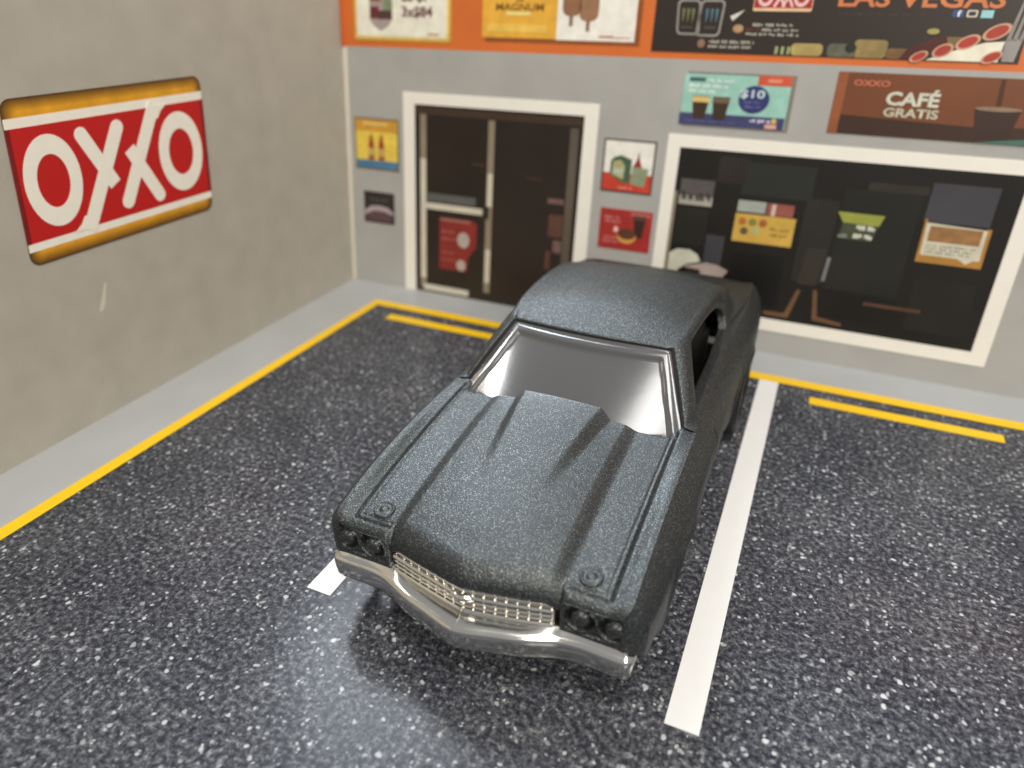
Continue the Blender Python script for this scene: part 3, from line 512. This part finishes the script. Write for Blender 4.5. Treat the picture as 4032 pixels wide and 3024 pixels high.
for i, (x, y, side) in enumerate(uo):
    front = i < 84
    if front: ze = float(hood_z(np.array([x]), np.array([y]))[0]); zb = 7.35; e = 0.0
    else:
        ze = float(zc(y)) if y > YF+1.15 else float(hood_z(np.array([x-0.01]), np.array([y]))[0]); e = float(flare(y))*min(1, (y-YF)/1.15)
        zb = float(hermite([-36.7, -35.6, -34.2, -31, -15, 5, 25, 29, 34], [7.35, 6.6, 4.6, 3.6, 2.9, 2.9, 3.6, 4.2, 4.4], y))
        for ya, ra, rw in zip(yw, RA, RW):
            if abs(y-ya) < ra: zb = max(zb, rw+math.sqrt(ra*ra-(y-ya)**2))
    H = ze-(7.35 if front else 3.0)
    z = ze+(zb-ze)*q; qq = (ze-z)/H; k = 0.32
    g = np.where(qq < k, 1-np.clip(1-qq/k, 0, 1)**2.1, 1-0.42*(np.clip(qq-k-0.08, 0, 1)/0.60)**1.6)
    off = e*g
    if not front:
        for ys_, dep in ((-9.0, 0.22), (8.3, 0.16)):                                    # door shut lines
            off = off-dep*math.exp(-((y-ys_)/0.16)**2)*sm((qq-0.10)/0.06)*sm((0.95-qq)/0.05)
        for ya, ra, rw in zip(yw, RA, RW):                                              # arch lips
            d = np.sqrt((y-ya)**2+(z-rw)**2)-ra; off = off+0.28*np.exp(-(d/0.55)**2)*(z > 3.3)
        off = off-0.10*np.exp(-((z-8.6)/0.35)**2)*sm((y+30)/4)*sm((28-y)/4)*0.6
    else:
        edge = 0.0
        off = off-0.16*sm((z*0+x-8.6)/0.25)*sm((14.3-x)/0.3)*sm((z-7.65)/0.2)*sm((ze-0.35-z)/0.25)   # shallow headlamp recess
        for cx in (9.99, 12.85):
            r = np.sqrt((x-cx)**2+(z-9.28)**2); off = off-0.55*sm((1.28-r)/0.22)+0.20*np.exp(-((r-1.38)/0.13)**2)
    P[i, :, 0] = x+nrm[i, 0]*off; P[i, :, 1] = y+nrm[i, 1]*off; P[i, :, 2] = z
# return lip under the belt
lipv = P[:, -1:, :].copy(); lipv[:, 0, 0] -= nrm[:, 0]*0.9; lipv[:, 0, 1] -= nrm[:, 1]*0.9; lipv[:, 0, 2] += 0.1
P = np.concatenate([P, lipv], 1)
di = [i for i in range(84, nU) if -9.0 <= uo[i, 1] <= 8.3 and uo[i, 0] > 12]; d0, d1 = di[0], di[-1]; vtop, vbot = 6, nV-4
for sgn in (1, -1):
    PP = P*np.array([sgn, 1, 1]); off_ = len(BV); BV += [tuple(p) for p in PP.reshape(-1, 3)]; nvv = PP.shape[1]
    for i in range(nU-1):
        for j in range(nvv-1):
            if d0 <= i < d1 and vtop <= j < vbot: continue
            qd = (off_+i*nvv+j, off_+(i+1)*nvv+j, off_+(i+1)*nvv+j+1, off_+i*nvv+j+1); BF.append(qd if sgn > 0 else qd[::-1])
    dv, df_ = [], []; addgrid(dv, df_, PP[d0:d1+1, vtop:vbot+1], flip=(sgn < 0)); mesh('door', dv, df_, M_PAINT, car, True)
# inner cheek of the headlamp pods beside the grille
for sgn in (1, -1):
    ck = np.array([[P[0, j], P[0, j]+np.array([0, 2.2, 0])] for j in range(nV)]); ck[:, :, 0] *= 1; ck = ck*np.array([sgn, 1, 1]); addgrid(BV, BF, ck, flip=(sgn > 0))

# greenhouse sides: surface between an outer loop (windscreen edge, roof edge, rear pillar, crown) and the window opening
Wb, Wt = (12.56, -12.95, 14.45), (9.35, -6.75, 20.2)
roofedge = [Wt, (9.62, -4.0, 20.75), (9.85, 0.5, 21.1), (10.0, 6, 21.15), (10.15, 10.5, 20.85), (10.3, 13.5, 20.2)]
backedge = [(10.3, 13.5, 20.2), (10.5, 16.5, 18.9), (10.75, 20.5, 16.8), (11.1, 24.0, 15.55), (12.4, 25.2, 15.5), (float(xc(25.0)), 25.0, float(zc(25.0)))]
fb, fb2, ft, tr_, rb = (12.8, -7.4, 14.35), (12.7, -8.3, 14.75), (10.55, -3.4, 19.55), (11.45, 10.3, 18.2), (12.5, 10.4, 15.6)
segs = [
 ([(float(xc(-12.95)), -12.95, float(zc(-12.95))), (13.2, -13.05, 14.35), Wb], [fb, (12.76, -7.9, 14.5), fb2], 8, (0.05, -0.1, 0.15)),
 ([Wb, (11.0, -9.95, 17.4), Wt], [fb2, (11.5, -5.8, 17.45), ft], 40, (0.55, -0.35, 0.25)),
 (roofedge, [ft, (10.68, -1.5, 19.85), (10.85, 2, 19.9), (11.05, 6, 19.55), (11.25, 8.8, 18.95), tr_], 60, (0.42, 0, 0.30)),
 (backedge, [tr_, (11.65, 11.1, 17.7), (11.95, 11.4, 17.1), (12.25, 11.2, 16.4), rb], 40, (0.75, 0.0, 0.3)),
 ([(float(xc(y)), y, float(zc(y))) for y in np.linspace(25, -12.95, 14)], [rb, (12.62, 6.4, 14.95), (12.72, 2, 14.55), (12.75, -2.5, 14.45), fb], 80, (0.0, 0.0, 0.12))]
O, I, Bv = [], [], []
for o, i_, n, b in segs:
    O += list(curve(o, n)[:-1]); I += list(curve(i_, n)[:-1]); Bv += [b]*(n-1)
O, I, Bv = map(np.array, (O, I, Bv)); nL = len(O)
for _ in range(6): Bv = (np.roll(Bv, 1, 0)+Bv*2+np.roll(Bv, -1, 0))/4
vv = np.linspace(0, 1, 16)
G = np.array([O*(1-v)+I*v+Bv*(4*v*(1-v)) for v in vv])
inn = I+np.array([-0.85, 0, -0.1]); G = np.concatenate([G, (I+np.array([-0.10, 0, -0.02]))[None], inn[None]], 0)
# pillars turn in towards the windscreen
G = np.concatenate([G, G[:, :1]], 1)
addgrid(BV, BF, G, flip=True); addgrid(BV, BF, G*np.array([-1, 1, 1]), flip=False)
a0, a1 = 7, 7+39
jam = O[a0:a1+1]; G = np.array([jam, jam+np.array([-0.06, 0.10, -0.10]), jam+np.array([-0.10, 0.75, -0.75])]); addgrid(BV, BF, G, flip=True); addgrid(BV, BF, G*np.array([-1, 1, 1]), flip=False)
# roof skin
nt_, ns_ = 90, 101
re = curve(roofedge, nt_); s = np.linspace(-1, 1, ns_); R = []
for k in range(nt_):
    t = k/(nt_-1); cr = 0.15+0.75*sm(t/0.35); fy = -0.75*(1-t)**4
    R.append(np.stack([s*re[k, 0], re[k, 1]+fy*(1-s*s), re[k, 2]+cr*(1-np.abs(s)**2.4)-0.22*math.exp(-t*re.shape[0]/3.0)], -1))
h0 = R[0]; R = [h0+np.array([0, 0.6, -0.9]), h0+np.array([0, 0.02, -0.22])]+R
addgrid(BV, BF, np.array(R), flip=True)
# rear deck
yd = np.linspace(24.2, 32.9, 30); s = np.linspace(-1, 1, 61); Dk = []
for y in yd:
    ax = float(xc(y)) if y < 30.2 else 13.38-2.2*(1-math.sqrt(max(0, 1-min(1, (y-30.2)/2.6)**2)))
    zz = float(zc(y)); Dk.append(np.stack([s*ax, y+0*s, zz+0.3*(1-s**4)-0.35*sm((1-np.abs(s))/0.12)*0.6-0.4*sm((y-31.6)/1.3)], -1))
addgrid(BV, BF, np.array(Dk), flip=True)
bb = np.array(curve(backedge[:4], 24)); s = np.linspace(-1, 1, 31)
body = mesh('body', BV, BF, M_PAINT, car, True)
bm = bmesh.new(); bm.from_mesh(body.data); bmesh.ops.remove_doubles(bm, verts=bm.verts, dist=0.00004); bmesh.ops.recalc_face_normals(bm, faces=bm.faces); bm.to_mesh(body.data); bm.free(); body.data.shade_smooth()
# glazing
def sheet(name, G, m, flip=False):
    v, f = [], []; addgrid(v, f, G, flip); return mesh(name, v, f, m, car, True)
ng, mg = 121, 61; GL = []
for j in range(mg):
    t = 1.28*j/(mg-1); s = np.linspace(-1, 1, ng)
    hw = 9.25+(12.75-9.25)*min(t, 1.04); x = s*hw
    y = -6.45-6.55*t-(0.75+2.6*min(t, 1.0))*(1-np.abs(s)**2.2); z = 19.95-6.1*t+0*s
    db = np.minimum((1-np.abs(s))*hw, t*8.9+0*s); lift = 0.10-0.36*sm((db-1.30)/0.34)-0.10*np.exp(-((db-0.55)/0.12)**2)
    GL.append(np.stack([x, y-0.70*lift+0.06, z+0.70*lift], -1))
ws = sheet('windscreen', np.array(GL), M_GLASS, True); ws['label'] = 'smoky clear windscreen with moulded bevelled rim'
s = np.linspace(-1, 1, 31); RG = np.array([np.stack([s*p[0]*0.995, p[1]+0.5*(1-s*s), p[2]+0.25*(1-s*s)-0.15], -1) for p in bb]); sheet('rear_window', RG, M_GLASS, True)
def tube(name, pts, r, m, parent, n=8):
    pts = np.array(pts); tg_ = np.gradient(pts, axis=0); tg_ /= np.linalg.norm(tg_, axis=1)[:, None]; G = []
    for p_, t_ in zip(pts, tg_):
        a_ = np.cross(t_, (0.3, 0.5, 0.8)); a_ /= np.linalg.norm(a_); b_ = np.cross(t_, a_); G.append([p_+r*(a_*math.cos(k)+b_*math.sin(k)) for k in np.linspace(0, 2*math.pi, n)])
    v, f = [], []; addgrid(v, f, np.array(G)); return mesh(name, v, f, m, parent, True)
jl = jam+np.array([-0.16, 0.12, -0.16]); hd = np.array(R[2])[3:-3]+np.array([0, 0.10, -0.20])
M_GAP = mat('black_gap_shade', (8, 8, 8), 0.8, bump=0.1)
tube('gap_shade', np.concatenate([jl[:-1]*np.array([-1, 1, 1]), hd, jl[:-1][::-1]], 0), 0.19, M_GAP, ws)  # black tube stands in for the shade in the gap around the windscreen
# headlamp lenses and hood pins are separate little mouldings
def lathe(name, prof, m, parent, n=28, axis='z', loc=(0, 0, 0), rot=None):
    v, f = [], []
    for r, h in prof:
        for k in range(n):
            t = 2*math.pi*k/n; p = (r*math.cos(t), r*math.sin(t), h)
            if axis == 'y': p = (p[0], -p[2], p[1])
            if axis == 'x': p = (p[2], p[0], p[1])
            v.append(p)
    for i in range(len(prof)-1):
        for k in range(n):
            j = (k+1) % n; f.append((i*n+k, i*n+j, (i+1)*n+j, (i+1)*n+k))
    f.append(tuple((len(prof)-1)*n+k for k in range(n)))
    o = mesh(name, v, f, m, parent, True); o.location = tuple(c*U for c in loc)
    if rot: o.rotation_euler = rot
    return o
for sx in (-1, 1):
    for cx in (9.99, 12.85):
        lathe('headlight', [(0.93, -0.3), (0.92, 0.0), (0.86, 0.24), (0.72, 0.46), (0.52, 0.60), (0.28, 0.68), (0.03, 0.70)], M_PAINT, car, 28, 'y', (sx*cx, YF+0.46, 9.28))
for sx in (-1, 1):
    hz = float(hood_z(np.array([10.0]), np.array([-34.2]))[0])
    lathe('hood_pin', [(1.02, -0.30), (1.0, 0.06), (0.93, 0.13), (0.84, 0.14), (0.74, 0.06), (0.62, 0.03), (0.44, 0.04), (0.36, 0.13), (0.26, 0.19), (0.12, 0.21), (0.02, 0.21)], M_PAINT, car, 28, 'z', (sx*10.0, -34.2, hz+0.02), (math.radians(8), 0, 0))
# grille
def yg(x): return -38.0+1.75*(min(abs(x), 8.2)/8.2)**1.2
gr = empty('grille', parent=car)
xs_ = np.linspace(-7.72, 7.72, 63)
v, f = [], []; addgrid(v, f, np.array([[(x, yg(x)+0.12+0.0*k, z) for k, z in enumerate((10.5, 9.4, 8.2, 7.0))] for x in xs_])); mesh('grille_back', v, f, mat('grille_dark_chrome', (214, 208, 198), 0.16, metal=1.0, bump=0.05), gr, True)
def hbar(z, hgt, dep, name='bar'):
    v, f = [], []; ring_ = [(0.3, hgt/2), (-dep*0.6, hgt/2), (-dep, hgt*0.15), (-dep, -hgt*0.15), (-dep*0.6, -hgt/2), (0.3, -hgt/2)]
    addgrid(v, f, np.array([[(x, yg(x)+a, z+b) for a, b in ring_] for x in xs_])); return mesh(name, v, f, M_CHROME, gr, False)
for z, hg, dp in ((10.1, 0.2, 0.12), (9.6, 0.2, 0.14), (8.95, 0.5, 0.32), (8.35, 0.2, 0.16), (7.85, 0.2, 0.18), (7.42, 0.34, 0.30)): hbar(z, hg, dp)
for k in range(17):
    x = -7.52+k*0.94
    v, f = [], []; wd = 0.08
    addgrid(v, f, np.array([[(x+a, yg(x)+b, z) for a, b in ((-wd, 0.3), (-wd, -0.05), (0, -0.09), (wd, -0.05), (wd, 0.3))] for z in (10.4, 9.6, 8.8, 8.0, 7.3)])); mesh('bar', v, f, M_CHROME, gr)
v, f = [], []; addgrid(v, f, np.array([[(1.2*math.sin(t)*math.cos(p), -38.28-0.42*math.sin(t)*math.sin(p)+0.22*abs(1.2*math.sin(t)*math.cos(p)), 8.95+0.38*math.cos(t)) for p in np.linspace(-0.3, math.pi+0.3, 25)] for t in np.linspace(0.02, math.pi-0.02, 15)])); mesh('emblem', v, f, M_CHROME, gr, True)
# bumper
kx = [0, 1.2, 3, 6, 7.2, 8.6, 10, 12, 13.6, 14.25, 14.58, 14.70]; ky = [-40.08, -39.85, -39.32, -38.45, -37.95, -37.38, -37.12, -37.1, -37.1, -37.02, -36.72, -35.7]
tt = np.r_[0, np.cumsum(np.hypot(np.diff(kx), np.diff(ky)))]; ts = np.linspace(0, tt[-1], 90)
bx_ = np.maximum(hermite(tt, kx, ts), 0); by_ = hermite(tt, ky, ts)
d_ = np.gradient(np.stack([bx_, by_], -1), axis=0); d_ /= np.linalg.norm(d_, axis=1)[:, None]; bn = np.stack([d_[:, 1], -d_[:, 0]], -1)
bn[0] = (0, -1); B_ = []
for x, y, n_ in zip(bx_, by_, bn):
    w_ = 0.7+1.25*(1-min(1, max(0, (x-5.5)/3.2)))*(1-0.25*x/8.6); row = []
    zt = 6.85+0.08*math.cos(x*0.2); zb = 4.35-0.10*sm((x-6)/3)
    for of, z in ((-w_-0.9, zt+0.50), (-w_, zt+0.42), (-0.62, zt+0.12), (-0.28, zt+0.03), (-0.10, zt-0.12), (0.0, zt-0.34), (0.02, zt-0.7), (-0.03, 5.4), (-0.08, 4.75), (-0.22, zb+0.12), (-0.50, zb-0.02), (-1.8, zb-0.02)):
        row.append((x+n_[0]*of, y+n_[1]*of, z))
    B_.append(row)
B_ = np.array(B_); B_[0, :, 0] = 0; Bf = np.concatenate([(B_*np.array([-1, 1, 1]))[::-1][:-1], B_], 0)
bu = sheet('bumper', Bf, M_CHROME, False)
# rear bumper, chassis, cabin
rbm = [(x, 33.6-0.9*(abs(x)/14)**3, z) for x in np.linspace(-14, 14, 40) for z in (6.3, 6.0, 4.6, 4.2)]
rbp = np.array(rbm).reshape(40, 4, 3); rbp[:, 0, 1] -= 1.2; rbp[:, 3, 1] -= 1.2; v, f = [], []; addgrid(v, f, rbp); mesh('rear_bumper', v, f, M_CHROME, car, True)
def box(name, x0, x1, y0, y1, z0, z1, m, parent, bev=0.2):
    bm = bmesh.new(); bmesh.ops.create_cube(bm, size=1)
    for v_ in bm.verts: v_.co = Vector(((x0+x1)/2+v_.co.x*(x1-x0), (y0+y1)/2+v_.co.y*(y1-y0), (z0+z1)/2+v_.co.z*(z1-z0)))*U
    bmesh.ops.bevel(bm, geom=bm.edges[:], offset=bev*U, segments=2, affect='EDGES'); me = bpy.data.meshes.new(name); bm.to_mesh(me); bm.free(); return link(name, me, m, parent)
box('chassis', -11.6, 11.6, -35.2, 31.5, 2.4, 3.6, M_BLACK, car); box('slot_backing', -8.2, 8.2, -35.6, -16.5, 3.4, 10.2, M_BLACK, car)  # black block added so the slots beside the grille look shaded
cab = box('cabin', -12.2, 12.2, -16.0, 22.0, 3.5, 5.0, M_SEAT, car)
box('door_card', 11.3, 12.0, -12, 18, 5, 12.6, M_SEAT, cab, 0.15); box('door_card', -12.0, -11.3, -12, 18, 5, 12.6, M_SEAT, cab, 0.15)
box('dashboard', -11.2, 11.2, -15.6, -10.5, 9.0, 13.6, M_SEAT, cab, 0.6)
for sx in (-1, 1): box('seat', sx*5.6-4.4, sx*5.6+4.4, 0.5, 3.2, 5, 15.2, M_SEAT, cab, 0.7); box('seat_base', sx*5.6-4.4, sx*5.6+4.4, -6.5, 2, 5, 8.2, M_SEAT, cab, 0.7)
box('rear_seat', -10.2, 10.2, 11.5, 14.5, 5, 14.6, M_SEAT, cab, 0.7)
sw = lathe('steering_wheel', [(2.2+0.3*math.cos(t), 0.3*math.sin(t)) for t in np.linspace(0, 2*math.pi, 9)][:-1], M_BLACK, cab, 24, 'y', (5.6, -8.6, 12.2), (math.radians(-25), 0, 0))
# wheels
for i, (ya, rw) in enumerate(zip(yw, RW)):
    for sx in (-1, 1):
        wh = empty('wheel', (sx*(13.4 if i == 0 else 14.2), ya, rw), parent=car)
        lathe('tyre', [(rw*0.62, -1.9), (rw*0.93, -1.9), (rw, -1.5), (rw, 1.5), (rw*0.93, 1.9), (rw*0.66, 1.95), (rw*0.62, 1.3)], M_TYRE, wh, 40, 'x', (0, 0, 0), (0, 0, 0 if sx > 0 else math.pi))
        rm = lathe('rim', [(rw*0.64, 1.35), (rw*0.60, 1.7), (rw*0.54, 1.65), (rw*0.5, 1.0), (rw*0.22, 0.9), (rw*0.18, 1.4), (0.05, 1.45)], M_RIM, wh, 30, 'x', (0, 0, 0), (0, 0, 0 if sx > 0 else math.pi))
        for k in range(5):
            t = 2*math.pi*k/5; sp = box('spoke', 0.9, 1.45, -0.45, 0.45, rw*0.15, rw*0.55, M_RIM, wh, 0.1)
            sp.rotation_euler = (t, 0, 0) if sx > 0 else (t, 0, math.pi)
